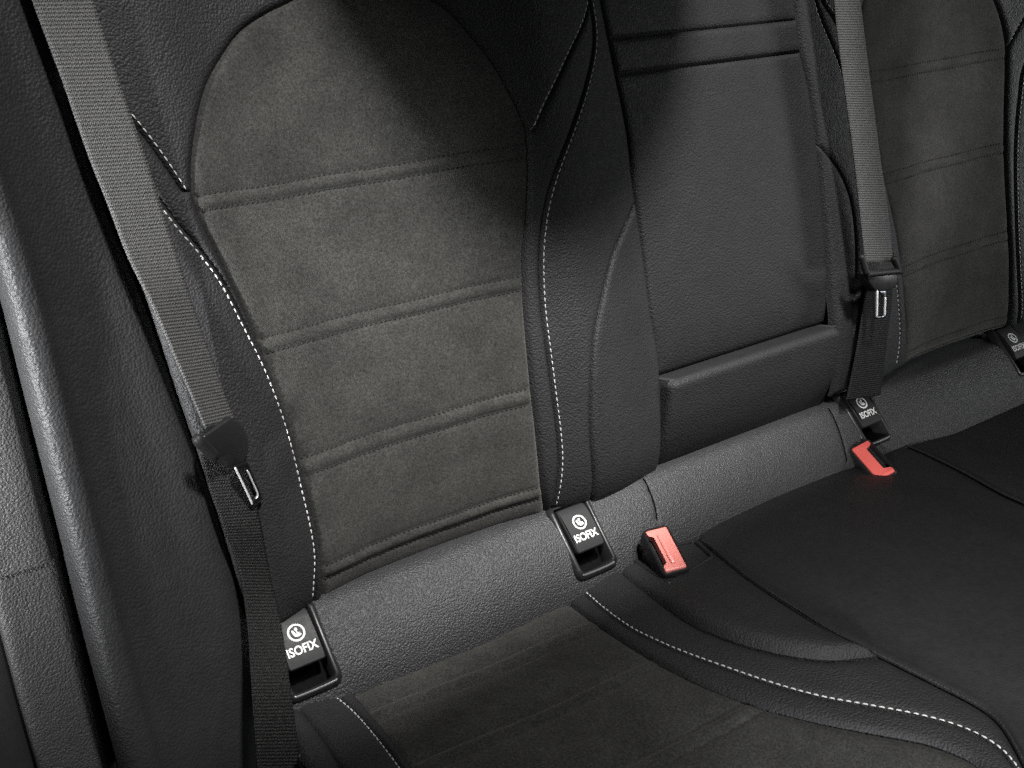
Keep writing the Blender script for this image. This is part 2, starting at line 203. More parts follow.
def clip_v(c, lo, hi):
    return c[(c[:, 1] >= lo) & (c[:, 1] <= hi)]
def seg_dist(px, py, poly, closed=True):
    a = poly; b = np.roll(poly, -1, 0) if closed else poly[1:]
    if not closed: a = poly[:-1]
    best = np.full(px.shape, 1e9); inside = np.zeros(px.shape, bool)
    for (x0, y0), (x1, y1) in zip(a, b):
        dx, dy = x1 - x0, y1 - y0; L = dx * dx + dy * dy
        if L < 1e-14: continue
        t = np.clip(((px - x0) * dx + (py - y0) * dy) / L, 0, 1)
        np.minimum(best, (px - x0 - t * dx) ** 2 + (py - y0 - t * dy) ** 2, out=best)
        if closed and y0 != y1:
            m = (y0 > py) != (y1 > py)
            inside ^= m & (px < dx * (py - y0) / dy + x0)
    d = np.sqrt(best)
    return np.where(inside, d, -d) if closed else d

def link(name, me, mat, parent=None, smooth=True, angle=None):
    if mat is not None: me.materials.append(mat)
    if smooth: me.polygons.foreach_set('use_smooth', [True] * len(me.polygons))
    if angle: me.set_sharp_from_angle(angle=math.radians(angle))
    o = bpy.data.objects.new(name, me); COL.objects.link(o)
    if parent is not None: o.parent = parent
    return o
def mesh_np(name, V, F, mat, parent=None, uv=None, **kw):
    V = np.asarray(V, float)
    if parent is not None:
        V = V - np.array(root_loc(parent))
    me = bpy.data.meshes.new(name)
    me.from_pydata(V.tolist(), [], [tuple(int(i) for i in f) for f in F])
    if uv is not None:
        L = me.uv_layers.new(name='UVMap')
        idx = np.empty(len(me.loops), int); me.loops.foreach_get('vertex_index', idx)
        L.data.foreach_set('uv', np.asarray(uv, float)[idx].ravel())
    me.update()
    return link(name, me, mat, parent, **kw)
def root_loc(o):
    v = Vector((0, 0, 0))
    while o is not None: v = v + Vector(o.location); o = o.parent
    return v
def thing(name, label, cat, loc=(0, 0, 0), group=None):
    o = bpy.data.objects.new(name, None); COL.objects.link(o); o.empty_display_size = .02
    o.location = [float(x) for x in loc]; o['label'] = label; o['category'] = cat
    if group: o['group'] = group
    return o

PANELS = {}
def panel(key, name, outline, P, mat, parent, dep=.005, w=.0030, res=.0013, margin=.0032, extra=None, round_=.0):
    poly = np.vstack(outline); keep = np.r_[True, np.linalg.norm(np.diff(poly, axis=0), axis=1) > 1e-5]; poly = poly[keep]
    lo = poly.min(0) - margin - res; hi = poly.max(0) + margin + res
    nx = int((hi[0] - lo[0]) / res) + 2; ny = int((hi[1] - lo[1]) / res) + 2
    U, W = np.meshgrid(lo[0] + np.arange(nx) * res, lo[1] + np.arange(ny) * res)
    def height(u, v, d):
        h = np.where(d > 0, -dep * np.exp(-np.maximum(d, 0) / w), -dep - 1.6 * np.abs(d))
        if round_: h = h - round_ * np.exp(-np.maximum(d, 0) / .014)
        if extra is not None: h = h + extra(u, v, d)
        return h
    D = seg_dist(U.ravel(), W.ravel(), poly).reshape(U.shape)
    Hh = height(U, W, D)
    X = P(U, W, Hh).reshape(-1, 3)
    ok = D > -margin
    q = ok[:-1, :-1] & ok[1:, :-1] & ok[:-1, 1:] & ok[1:, 1:]
    j, i = np.nonzero(q); a = j * nx + i
    F = np.stack([a, a + 1, a + nx + 1, a + nx], 1)
    used = np.unique(F); remap = np.full(nx * ny, -1); remap[used] = np.arange(len(used))
    # faces must look out of the upholstery
    p0, p1, p2 = X[F[0, 0]], X[F[0, 1]], X[F[0, 2]]
    nrm = np.cross(p1 - p0, p2 - p0)
    ref = P(U.ravel()[F[0, 0]], W.ravel()[F[0, 0]], .01) - P(U.ravel()[F[0, 0]], W.ravel()[F[0, 0]], 0)
    if np.dot(nrm, ref) < 0: F = F[:, ::-1]
    o = mesh_np(name, X[used], remap[F], mat, parent)
    PANELS[key] = (lambda u, v: height(u, v, seg_dist(np.asarray(u), np.asarray(v), poly)), P)
    return o

def stitches(name, curve, key, mat, parent, length=.0040, gap=.0016, r=.00048, lift=.0002, slant=0.0, sag=.5):
    """thread dashes lying on a panel along a curve"""
    hf, P = PANELS[key]
    seg = np.r_[0, np.cumsum(np.linalg.norm(np.diff(curve, axis=0), axis=1))]
    V = []; F = []; s = .001
    ring = [(math.cos(k * math.pi / 3), math.sin(k * math.pi / 3)) for k in range(6)]
    prof = [(0, .25, -.9), (.12, .8, -.15), (.3, 1, .15), (.7, 1, .15), (.88, .8, -.15), (1, .25, -.9)]
    while s + length < seg[-1]:
        jt = rng.normal(0, .00012, 2)
        e = [np.array([np.interp(x, seg, curve[:, 0]), np.interp(x, seg, curve[:, 1])]) for x in (s + jt[0], s + length + jt[1])]
        t2 = e[1] - e[0]; n2 = np.array([-t2[1], t2[0]]) / (np.linalg.norm(t2) + 1e-9)
        e[0] = e[0] + n2 * slant; e[1] = e[1] - n2 * slant
        uu = np.array([x[0] for x in e]); vv = np.array([x[1] for x in e])
        hh = hf(uu, vv)
        A, B = P(uu, vv, hh + lift)
        N = P(uu, vv, hh + .01)[0] - P(uu, vv, hh)[0]; N /= np.linalg.norm(N)
        T = (B - A) / (np.linalg.norm(B - A) + 1e-9); S = np.cross(T, N)
        base = len(V)
        for (t, k, z) in prof:
            c = A + (B - A) * t + N * r * z * sag * 2
            for (x, y) in ring: V.append(c + S * x * r * k * 1.15 + N * y * r * k)
        for g in range(len(prof) - 1):
            for k in range(6):
                F.append((base + g * 6 + k, base + g * 6 + (k + 1) % 6, base + g * 6 + 6 + (k + 1) % 6, base + g * 6 + 6 + k))
        F.append(tuple(base + k for k in range(5, -1, -1))); F.append(tuple(base + 30 + k for k in range(6)))
        s += length + gap
    if not V: return None
    return mesh_np(name, V, F, mat, parent)

def loft(name, curves3, mat, parent, na=140, nc=36, flip=False, uv=False, uvscale=None, closed=False, thick=0):
    """surface through several 3-D curves"""
    def res3(c, n):
        c = spline(c, .004); s = np.r_[0, np.cumsum(np.linalg.norm(np.diff(c, axis=0), axis=1))]
        x = np.linspace(0, s[-1], n); return np.stack([np.interp(x, s, c[:, k]) for k in range(3)], 1)
    L = np.stack([res3(c, na) for c in curves3])           # curves x na x 3
    if len(L) == 2:
        t = np.linspace(0, 1, nc)[:, None, None]; G = L[0] * (1 - t) + L[1] * t
    else:
        G = []
        for k in range(na):
            c = spline(L[:, k, :], 1e9 if False else .001)
            s = np.r_[0, np.cumsum(np.linalg.norm(np.diff(c, axis=0), axis=1))]
            x = np.linspace(0, s[-1], nc); G.append(np.stack([np.interp(x, s, c[:, j]) for j in range(3)], 1))
        G = np.stack(G, 1)
    nc_, na_ = G.shape[:2]
    V = G.reshape(-1, 3)
    idx = np.arange(nc_ * na_).reshape(nc_, na_)
    F = np.stack([idx[:-1, :-1], idx[:-1, 1:], idx[1:, 1:], idx[1:, :-1]], -1).reshape(-1, 4)
    if flip: F = F[:, ::-1]
    UV = None
    if uv:
        sl = np.r_[0, np.cumsum(np.linalg.norm(np.diff(G[nc_ // 2], axis=0), axis=1))]
        UV = np.stack([np.repeat(np.linspace(0, .047, nc_)[:, None], na_, 1), np.repeat(sl[None, :], nc_, 0)], -1).reshape(-1, 2)
    o = mesh_np(name, V, F, mat, parent, uv=UV)
    if thick:
        m = o.modifiers.new('thickness', 'SOLIDIFY'); m.thickness = thick; m.offset = 0
    return o

def rrect(w, h, r, n=5, cx=0, cy=0):
    out = []
    for (sx, sy, a0) in ((1, 1, 0), (-1, 1, 90), (-1, -1, 180), (1, -1, 270)):
        for k in range(n):
            a = math.radians(a0 + 90 * k / (n - 1))
            out.append((cx + sx * (w / 2 - r) + r * math.cos(a), cy + sy * (h / 2 - r) + r * math.sin(a)))
    return np.array(out)
def rpoly(pts, r=.002, n=4):
    """polygon with rounded corners"""
    p = np.array(pts, float); out = []
    for i in range(len(p)):
        a, b, c = p[i - 1], p[i], p[(i + 1) % len(p)]
        ra = min(r, .4 * np.linalg.norm(a - b)); rc = min(r, .4 * np.linalg.norm(c - b))
        q0 = b + (a - b) / np.linalg.norm(a - b) * ra; q1 = b + (c - b) / np.linalg.norm(c - b) * rc
        for k in range(n):
            t = k / (n - 1); out.append((1 - t) ** 2 * q0 + 2 * t * (1 - t) * b + t * t * q1)
    return np.array(out)
def rings(name, layers, f, mat, parent, cap0=True, cap1=True, angle=35, close_ring=False):
    """layers: list of (outline Nx2, height); f maps (a, b, c) arrays to world points"""
    V = []; n = len(layers[0][0])
    for o, z in layers: V.append(f(o[:, 0], o[:, 1], np.zeros(n) + z))
    V = np.vstack(V); F = []
    m = len(layers)
    for g in range(m if close_ring else m - 1):
        for k in range(n):
            F.append((g * n + k, g * n + (k + 1) % n, ((g + 1) % m) * n + (k + 1) % n, ((g + 1) % m) * n + k))
    if not close_ring:
        if cap0: F.append(tuple(range(n - 1, -1, -1)))
        if cap1: F.append(tuple((m - 1) * n + k for k in range(n)))
    o = mesh_np(name, V, F, mat, parent)
    bm = bmesh.new(); bm.from_mesh(o.data); bmesh.ops.recalc_face_normals(bm, faces=bm.faces)
    if len(layers[0][0]) > 4 and (cap0 or cap1) and not close_ring:
        pass
    bm.to_mesh(o.data); bm.free()
    o.data.polygons.foreach_set('use_smooth', [True] * len(o.data.polygons))
    o.data.set_sharp_from_angle(angle=math.radians(angle))
    return o
def inset(o, d):                                         # shrink an outline (convex enough) by d
    c = o.mean(0); v = o - c
    ext = np.abs(v).max(0); return c + v * np.maximum(1 - d / ext, .02)
def tube(name, pts, r, mat, parent, n=10, step=.002):
    c = spline(pts, step); V = []; F = []
    T = np.gradient(c, axis=0); T /= np.linalg.norm(T, axis=1)[:, None]
    up = np.array([0.3, -.6, .7]); m = len(c)
    for i in range(m):
        S = np.cross(T[i], up); S /= np.linalg.norm(S); Q = np.cross(S, T[i])
        e = min(i, m - 1 - i); k = 1 if e >= 2 else (.55, .88)[e]
        for a in range(n):
            V.append(c[i] + r * k * (math.cos(2 * math.pi * a / n) * S + math.sin(2 * math.pi * a / n) * Q))
    for i in range(m - 1):
        for a in range(n): F.append((i * n + a, i * n + (a + 1) % n, i * n + n + (a + 1) % n, i * n + n + a))
    F.append(tuple(range(n - 1, -1, -1))); F.append(tuple((m - 1) * n + a for a in range(n)))
    o = mesh_np(name, V, F, mat, parent)
    return o

# ---------------------------------------------------------------- materials
def mat_base(name, col, rough, spec=.5, metal=0):
    m = bpy.data.materials.new(name); m.use_nodes = True
    b = m.node_tree.nodes['Principled BSDF']
    b.inputs['Base Color'].default_value = (*col, 1); b.inputs['Roughness'].default_value = rough
    b.inputs['Specular IOR Level'].default_value = spec; b.inputs['Metallic'].default_value = metal
    return m, m.node_tree, b
def nd(t, kind, **inp):
    n = t.nodes.new(kind)
    for k, v in inp.items():
        k2 = k.replace('_', ' ')
        if k2 in n.inputs: n.inputs[k2].default_value = v
        else: setattr(n, k, v)
    return n
def math_(t, op, a, b=None, c=None):
    n = t.nodes.new('ShaderNodeMath'); n.operation = op
    for i, x in enumerate((a, b, c)):
        if x is None: continue
        if isinstance(x, (int, float)): n.inputs[i].default_value = x
        else: t.links.new(x, n.inputs[i])
    return n.outputs[0]
def vary(t, b, col, scale, lo, hi, detail=3, co=None):
    n = nd(t, 'ShaderNodeTexNoise', Scale=scale, Detail=detail, Roughness=.6)
    t.links.new(co, n.inputs['Vector'])
    r = nd(t, 'ShaderNodeMapRange'); r.inputs['From Min'].default_value = .3; r.inputs['From Max'].default_value = .7
    r.inputs['To Min'].default_value = lo; r.inputs['To Max'].default_value = hi
    t.links.new(n.outputs['Fac'], r.inputs['Value'])
    return r.outputs['Result']
def mul_col(t, b, col, fac):
    m = t.nodes.new('ShaderNodeVectorMath'); m.operation = 'SCALE'; m.inputs[0].default_value = col
    t.links.new(fac, m.inputs['Scale']); t.links.new(m.outputs[0], b.inputs['Base Color'])

def leather(name, col, rough, cell=.0022, bump=.5, dist=.0005, spec=.5):
    m, t, b = mat_base(name, col, rough, spec)
    tc = t.nodes.new('ShaderNodeTexCoord'); co = tc.outputs['Object']
    wob = nd(t, 'ShaderNodeTexNoise', Scale=1 / (cell * 2.2), Detail=2); t.links.new(co, wob.inputs['Vector'])
    ad = t.nodes.new('ShaderNodeVectorMath'); ad.operation = 'MULTIPLY_ADD'
    t.links.new(wob.outputs['Color'], ad.inputs[0]); ad.inputs[1].default_value = (cell * .6,) * 3; t.links.new(co, ad.inputs[2])
    vo = nd(t, 'ShaderNodeTexVoronoi', Scale=1 / cell, feature='SMOOTH_F1'); vo.inputs['Smoothness'].default_value = .35
    t.links.new(ad.outputs[0], vo.inputs['Vector'])
    fine = nd(t, 'ShaderNodeTexNoise', Scale=1 / (cell * .35), Detail=3, Roughness=.7); t.links.new(co, fine.inputs['Vector'])
    h = math_(t, 'MULTIPLY_ADD', vo.outputs['Distance'], -1.0, math_(t, 'MULTIPLY', fine.outputs['Fac'], .35))
    bp = nd(t, 'ShaderNodeBump', Strength=bump, Distance=dist); t.links.new(h, bp.inputs['Height'])
    t.links.new(bp.outputs[0], b.inputs['Normal'])
    mul_col(t, b, col, vary(t, b, col, 45, .90, 1.10, 4, co))
    rr = vary(t, b, col, 160, rough - .06, rough + .06, 3, co); t.links.new(rr, b.inputs['Roughness'])
    return m
def suede(name, col):
    m, t, b = mat_base(name, col, .95, .15)
    b.inputs['Sheen Weight'].default_value = .12; b.inputs['Sheen Roughness'].default_value = .45
    b.inputs['Sheen Tint'].default_value = (1, .97, .88, 1)
    tc = t.nodes.new('ShaderNodeTexCoord'); co = tc.outputs['Object']
    f = math_(t, 'MULTIPLY', vary(t, b, col, 22, .76, 1.24, 6, co), vary(t, b, col, 560, .50, 1.50, 3, co))
    f = math_(t, 'MULTIPLY', f, vary(t, b, col, 110, .92, 1.08, 3, co))
    mul_col(t, b, col, f)
    n = nd(t, 'ShaderNodeTexNoise', Scale=900, Detail=3, Roughness=.7); t.links.new(co, n.inputs['Vector'])
    bp = nd(t, 'ShaderNodeBump', Strength=.8, Distance=.0009); t.links.new(n.outputs['Fac'], bp.inputs['Height'])
    t.links.new(bp.outputs[0], b.inputs['Normal'])
    return m
def webbing(name, col, k=1.0):
    m, t, b = mat_base(name, col, .55, .35)
    uv = t.nodes.new('ShaderNodeUVMap'); sp = t.nodes.new('ShaderNodeSeparateXYZ'); t.links.new(uv.outputs[0], sp.inputs[0])
    x, y = sp.outputs[0], sp.outputs[1]
    rib = math_(t, 'SINE', math_(t, 'MULTIPLY_ADD', y, 2 * math.pi / .0024, math_(t, 'MULTIPLY', math_(t, 'PINGPONG', x, .0016), 900)))
    col_ = math_(t, 'SINE', math_(t, 'MULTIPLY', x, 2 * math.pi / .0017))
    tc = t.nodes.new('ShaderNodeTexCoord')
    no = nd(t, 'ShaderNodeTexNoise', Scale=1300, Detail=2); t.links.new(tc.outputs['Object'], no.inputs['Vector'])
    h = math_(t, 'ADD', math_(t, 'MULTIPLY_ADD', rib, .5, math_(t, 'MULTIPLY', col_, .3)), math_(t, 'MULTIPLY_ADD', no.outputs['Fac'], 2.4, -1.2))
    bp = nd(t, 'ShaderNodeBump', Strength=.8, Distance=.0005); t.links.new(h, bp.inputs['Height'])
    t.links.new(bp.outputs[0], b.inputs['Normal'])
    f = math_(t, 'MAXIMUM', math_(t, 'MULTIPLY_ADD', h, .50, .60), .12)
    mul_col(t, b, col, f)
    return m
def plastic(name, col, rough, grain=.0, spec=.5):
    m, t, b = mat_base(name, col, rough, spec)
    tc = t.nodes.new('ShaderNodeTexCoord')
    if grain:
        n = nd(t, 'ShaderNodeTexNoise', Scale=1500, Detail=2); t.links.new(tc.outputs['Object'], n.inputs['Vector'])
        bp = nd(t, 'ShaderNodeBump', Strength=grain, Distance=.0002); t.links.new(n.outputs['Fac'], bp.inputs['Height'])
        t.links.new(bp.outputs[0], b.inputs['Normal'])
    t.links.new(vary(t, b, col, 220, rough - .05, rough + .07, 3, tc.outputs['Object']), b.inputs['Roughness'])
    return m
M_LEATHER = leather('black_leather', (.0205, .0208, .0222), .58, .0018, .9, .0007, .35)
M_BOLSTER = leather('side_leather', (.0200, .0203, .0214), .53, .0020, .65, .0007, .42)
M_ROLL = leather('roll_vinyl', (.032, .032, .0338), .50, .0016, 1.0, .0008)
M_TRIM = leather('trim_vinyl', (.033, .033, .034), .55, .0016, .9, .0008)
M_SUEDE = suede('grey_suede', (.0395, .0394, .0372))
M_WEB = webbing('belt_webbing', (.140, .140, .138))
M_PLASTIC = plastic('black_plastic', (.016, .016, .017), .38, .25)
M_LID = plastic('cover_plastic', (.014, .014, .0145), .55, .3, .35)
M_DARK = plastic('dark_plastic', (.002, .002, .002), .8, 0, .1)
M_RED = plastic('red_plastic', (.86, .15, .125), .32)
M_RED_LIT = plastic('red_plastic_lit', (.90, .29, .25), .30)  # the red button plastic with strong light put into its colour
M_WHITE = plastic('white_print', (.72, .72, .71), .5)
M_THREAD = plastic('pale_thread', (.52, .52, .505), .7)
M_BLACK_THREAD = plastic('dark_thread', (.006, .006, .006), .8)
M_METAL, _t, _b = mat_base('steel', (.16, .165, .18), .30, .5, 1.0)
M_GLINT, _t, _b = mat_base('glint_steel', (.95, .95, .95), .45, .5, .6)  # pale metal carrying the highlight on the latch plate edges
M_EDGE = plastic('polished_lip', (.10, .10, .105), .25)

def A(*pts): return np.array(pts, float)
TOP = .60

# ------------------------------------------------------- rear backrest, near
back = thing('car_rear_bench', 'near rear seat backrest with arched grey suede panel framed in black leather and white stitching',
             'seat back', P_back(.14, 0))
sL, arch, sR = cur('suede_left'), cur('suede_arch'), cur('suede_right')
oT = cur('outer_top_stitch'); oS = cur('outer_stitch'); iT = cur('inner_top_stitch'); iS = cur('inner_stitch')
lens, aL, aR = cur('lens_seam'), cur('arm_left'), cur('arm_right')
gap_ = cur('side_gap')
SO = .0032                                              # topstitch runs this far from its seam
oT_seam = shift(oT, -SO); oT_seam[-1] = arch[0]         # below the stitching
oS_seam = shift(oS, SO)                                 # right of the stitching (curve runs downwards)
iT_seam = shift(iT, SO); iT_seam[-1] = arch[-1]
iS_seam = shift(iS, -SO)
BOT = -.018; BOT_FAR = .002
def WOB(u): return .0004 * np.sin(u * 61 + 1.3) + .00015 * np.sin(u * 260)
def channels(vs, half, depth=.0018, uA=None):
    def f(u, v, d):
        h = 0.0 * np.asarray(u, float)
        fade = np.clip(np.asarray(d) / .006, 0, 1)
        wob = WOB(u)
        for (a, b) in vs:
            va, vb = (a(u) if callable(a) else a) + wob, (b(u) if callable(b) else b) + wob
            pucker = 1 + .12 * np.sin(u * 420) * np.sin(u * 173 + a_ph(va))
            h = h - depth * pucker * (np.exp(-np.abs(v - va) / .0018) + np.exp(-np.abs(v - vb) / .0018))
            mid = (va + vb) / 2; wd = np.abs(va - vb) / 2
            h = h + .7 * depth * np.exp(-((v - mid) / (wd * .8)) ** 2)
            h = h - .6 * depth * np.exp(-((np.abs(v - mid) - wd) / .011) ** 2)
        return h * fade
    return f
def a_ph(v): return float(np.mean(v)) * 37
def line(p, q): return lambda u: p[1] + (np.asarray(u) - p[0]) * (q[1] - p[1]) / (q[0] - p[0])
CH = [(.3185, .3075), (.2095, .1975), (.1115, .0970), (.0175, .0050)]
gl = clip_v(gap_, BOT + .003, .58)
def into_gap(u, v, d):                                   # the bolster turns into the gap beside the side bolster
    e = np.asarray(u) - np.interp(v, gl[::-1, 1] if gl[0, 1] > gl[-1, 1] else gl[:, 1], gl[::-1, 0] if gl[0, 1] > gl[-1, 1] else gl[:, 0])
    return -.005 * np.exp(-np.maximum(e, 0) / .003) - 5.0 * np.maximum(-e, 0)
panel('suede', 'suede_panel', [sL, arch[1:], sR[1:], A((.25, BOT), (.03, BOT))], P_back, M_SUEDE, back, dep=.0055, w=.0026, res=.0014,
      extra=lambda u, v, d: channels(CH, 0)(u, v, d) - .002 * np.exp(-np.maximum(d, 0) / .015))
panel('upper', 'upper_leather_panel', [A((-.105, TOP), (-.10, .43)), oT_seam, arch[1:], iT_seam[::-1][1:], A((.376, TOP))], P_back, M_LEATHER, back, dep=.0036, w=.0018, extra=lambda u, v, d: into_gap(u, v, d))
panel('strip_out', 'leather_strip', [oT_seam, sL[::-1][1:], A((.031, BOT), (.0235, BOT)), oS_seam[::-1]], P_back, M_LEATHER, back, dep=.0035, w=.0017)
panel('outer', 'outer_bolster', [oS_seam, A((.02, BOT), (-.055, BOT)), A((-.072, .25), (-.085, .424))], P_back, M_LEATHER, back, dep=.0040, w=.0018, extra=into_gap)
panel('strip_in', 'leather_strip', [sR, A((.2575, BOT), (.262, BOT)), iS_seam[::-1], iT_seam[:]], P_back, M_LEATHER, back, dep=.0035, w=.0017)
lens_cut = lens
lens_end = A((.3016, BOT))
aL_low = aL[aL[:, 1] <= lens[0, 1]]; aL_up = aL[aL[:, 1] > lens[0, 1]]
panel('inner', 'inner_bolster', [iS_seam, A((.266, BOT)), lens_end, lens[::-1][1:], aL_up[::-1], A((.377, TOP), (.3765, TOP))], P_back, M_LEATHER, back, dep=.0048, w=.0015)
panel('lens', 'gusset_panel', [lens, lens_end, A((.3885, BOT)), aL_low[::-1]], P_back, M_LEATHER, back, dep=.0050, w=.0015)
for c, k in ((oT, 'upper'), (oS, 'outer'), (iT, 'upper'), (iS, 'inner')):
    stitches('white_stitching', c, k, M_THREAD, back)
sx = lambda c: c
for a, b in CH:
    for v in (a, b):
        u = np.linspace(-.02, .30, 161); cc = np.stack([u, v + WOB(u)], 1)
        poly = np.vstack([sL, arch[1:], sR[1:], A((.25, BOT), (.03, BOT))])
        cc = cc[seg_dist(cc[:, 0], cc[:, 1], poly) > .002]
        stitches('dark_stitching', cc, 'suede', M_BLACK_THREAD, back, length=.0027, gap=.0017, r=.00085, lift=.0003)

# ------------------------------------------------- middle backrest, fold-down
mid = thing('folding_armrest', 'fold-down leather middle section with stitched band across its top and padded lower edge', 'armrest', P_back(.51, 0))
bt, bb, pt = cur('band_top'), cur('band_bottom'), cur('pad_top')
mL = shift(aL, .0012); mR = shift(aR, -.0012)           # the armrest leaves a gap on either side
def between(c, v0, v1): return c[(c[:, 1] < v0) & (c[:, 1] > v1)]
vt, vb_, vp = .3950, .3645, .0815
def row(c, v, side): return A((np.interp(v, c[::-1, 1], c[::-1, 0]), v))
def box(v0, v1, top=None, bottom=None):
    l = between(mL, v0, v1); r = between(mR, v0, v1)
    return [row(mL, v0, 0), l, row(mL, v1, 0), row(mR, v1, 0), r[::-1], row(mR, v0, 0)]
panel('mid_top', 'top_panel', box(.47, vt), P_back, M_LEATHER, mid, dep=.004, w=.0022)
panel('mid_band', 'stitched_band', box(vt, vb_), P_back, M_LEATHER, mid, dep=.004, w=.0022, extra=lambda u, v, d: .0012 + 0 * u)
panel('mid_main', 'main_panel', box(vb_, vp), P_back, M_LEATHER, mid, dep=.0035, w=.0018, round_=.001, extra=lambda u, v, d: -.012 * np.exp(-np.maximum(v - vp, 0) / .030))
def pad(name, lc, rc, v0, v1, rise, mat, parent, edge=.010, wall=.045, n=70, m=44):
    """upholstered block with rounded edges and real side walls, between two side curves"""
    def cosp(k): return .5 - .5 * np.cos(np.linspace(0, math.pi, k))
    S, Tt = np.meshgrid(cosp(n), cosp(m)); v = v0 + (v1 - v0) * Tt
    l = np.interp(v, lc[::-1, 1], lc[::-1, 0]); r = np.interp(v, rc[::-1, 1], rc[::-1, 0])
    u = l + (r - l) * S
    dx = np.minimum(S, 1 - S) * (r - l); dy = np.minimum(Tt, 1 - Tt) * abs(v1 - v0)
    q = lambda d: np.clip(1 - d / edge, 0, 1)
    k = np.minimum(np.sqrt(q(dx) ** 2 + q(dy) ** 2), 1)
    h = rise - edge * (1 - np.sqrt(1 - k ** 2)) + .002 * np.clip(dy / .04, 0, 1) - .028 * np.clip(Tt, 0, 1) ** 1.1
    g = np.pad(np.arange(n * m).reshape(m, n), 1, constant_values=-1)
    X = [P_back(u, v, h).reshape(-1, 3)]
    border = [(0, i) for i in range(n)] + [(j, n - 1) for j in range(1, m)] + [(m - 1, i) for i in range(n - 2, -1, -1)] + [(j, 0) for j in range(m - 2, 0, -1)]
    bj = np.array([x[0] for x in border]); bi = np.array([x[1] for x in border])
    X.append(P_back(u[bj, bi], v[bj, bi], h[bj, bi] - wall))
    idx = np.arange(n * m).reshape(m, n)
    F = [(idx[j, i], idx[j, i + 1], idx[j + 1, i + 1], idx[j + 1, i]) for j in range(m - 1) for i in range(n - 1)]
    B = len(border)
    F += [(idx[border[(k + 1) % B]], idx[border[k]], n * m + k, n * m + (k + 1) % B) for k in range(B)]
    o = mesh_np(name, np.vstack(X), F, mat, parent)
    bm = bmesh.new(); bm.from_mesh(o.data); bmesh.ops.recalc_face_normals(bm, faces=bm.faces); bm.to_mesh(o.data); bm.free()
    return o
mR_pad = mR - np.array([.0035, 0])
pad('lower_pad', mL, mR_pad, vp - .0005, BOT - .004, .016, M_LEATHER, mid, edge=.009)
for v, k in ((vt + .0028, 'mid_top'), (vb_ + .0028, 'mid_band')):
    u = np.linspace(.388, .63, 60); stitches('dark_stitching', np.stack([u, 0 * u + v], 1), k, M_BLACK_THREAD, mid, length=.003, gap=.0016, r=.0005)
# dark carrier behind the fold-down part, seen only as the gaps round it
panel('mid_back', 'carrier', [A((.36, BOT), (.36, .5), (.66, .5), (.66, BOT))], lambda u, v, h=0: P_flat(u, v, h - .024), M_DARK, mid, dep=.001, res=.01, margin=.0)

# ------------------------------------------------------- rear backrest, far
far = thing('car_rear_bench', 'far rear seat backrest, its grey suede panel partly behind the far belt', 'seat back', P_back(.86, 0))
lF = cur('lens_seam_far'); iSF = cur('inner_stitch_far'); iTF = cur('inner_top_stitch_far')
sLF, archF, sRF = cur('suede_left_far'), cur('suede_arch_far'), cur('suede_right_far')
oTF, oSF = cur('outer_top_stitch_far'), cur('outer_stitch_far')
iSF_seam = shift(iSF, SO); iTF_seam = shift(iTF, -SO); iTF_seam[-1] = sLF[0]
oSF_seam = shift(oSF, -SO)
aR_low = aR[aR[:, 1] <= lF[0, 1]]; aR_up = aR[aR[:, 1] > lF[0, 1]]
CHF = [(line((.70, .334), (1, .340)), line((.70, .323), (1, .329))), (line((.7, .2255), (1, .231)), line((.7, .2145), (1, .220))),
       (line((.7, .119), (1, .1255)), line((.7, .108), (1, .1145))), (.018, .006)]
panel('f_lens', 'gusset_panel', [lF, A((.657, BOT_FAR), (.642, BOT_FAR)), aR_low[::-1]], P_back, M_LEATHER, far, dep=.0034, w=.0018)
panel('f_inner', 'inner_bolster', [aR_up[::-1], A((.619, TOP), (.640, TOP)), iSF_seam, A((.740, BOT_FAR), (.658, BOT_FAR)), lF[::-1]][1:] + [aR_up[::-1]], P_back, M_LEATHER, far, dep=.0035, w=.0017)
panel('f_strip', 'leather_strip', [iTF_seam, sLF[1:], A((.7715, BOT_FAR), (.742, BOT_FAR)), iSF_seam[::-1]], P_back, M_LEATHER, far, dep=.0035, w=.0017, res=.0016)
panel('f_upper', 'upper_leather_panel', [A((.642, TOP)), iTF_seam, archF[1:], oTF[1:], A((1.10, .43), (1.26, TOP))], P_back, M_LEATHER, far, dep=.0036, w=.0018, res=.0016)
panel('f_suede', 'suede_panel', [sLF[::-1], archF[1:], sRF[1:], A((.971, BOT_FAR), (.772, BOT_FAR))], P_back, M_SUEDE, far, dep=.0055, w=.0026, res=.0016,
      extra=lambda u, v, d: channels(CHF, 0)(u, v, d) - .002 * np.exp(-np.maximum(d, 0) / .015))
panel('f_strip2', 'leather_strip', [oTF[::-1][-1:], sRF[1:], A((.971, BOT_FAR), (.987, BOT_FAR)), oSF_seam[::-1], oTF[::-1][:-1]], P_back, M_LEATHER, far, dep=.0035, w=.0017, res=.0016)
panel('f_outer', 'outer_bolster', [oSF_seam, A((.987, BOT_FAR), (1.28, BOT_FAR), (1.28, .60), (1.10, .42))], P_back, M_LEATHER, far, dep=.004, w=.0019, res=.0025)
polyF = np.vstack([sLF[::-1], archF[1:], sRF[1:], A((.971, BOT_FAR), (.772, BOT_FAR))])
for a, b in CHF:
    for vv in (a, b):
        u = np.linspace(.70, 1.0, 151); cc = np.stack([u, (vv(u) if callable(vv) else vv + 0 * u) + WOB(u)], 1)
        cc = cc[seg_dist(cc[:, 0], cc[:, 1], polyF) > .002]
        stitches('dark_stitching', cc, 'f_suede', M_BLACK_THREAD, far, length=.0027, gap=.0017, r=.0009, lift=.0003)
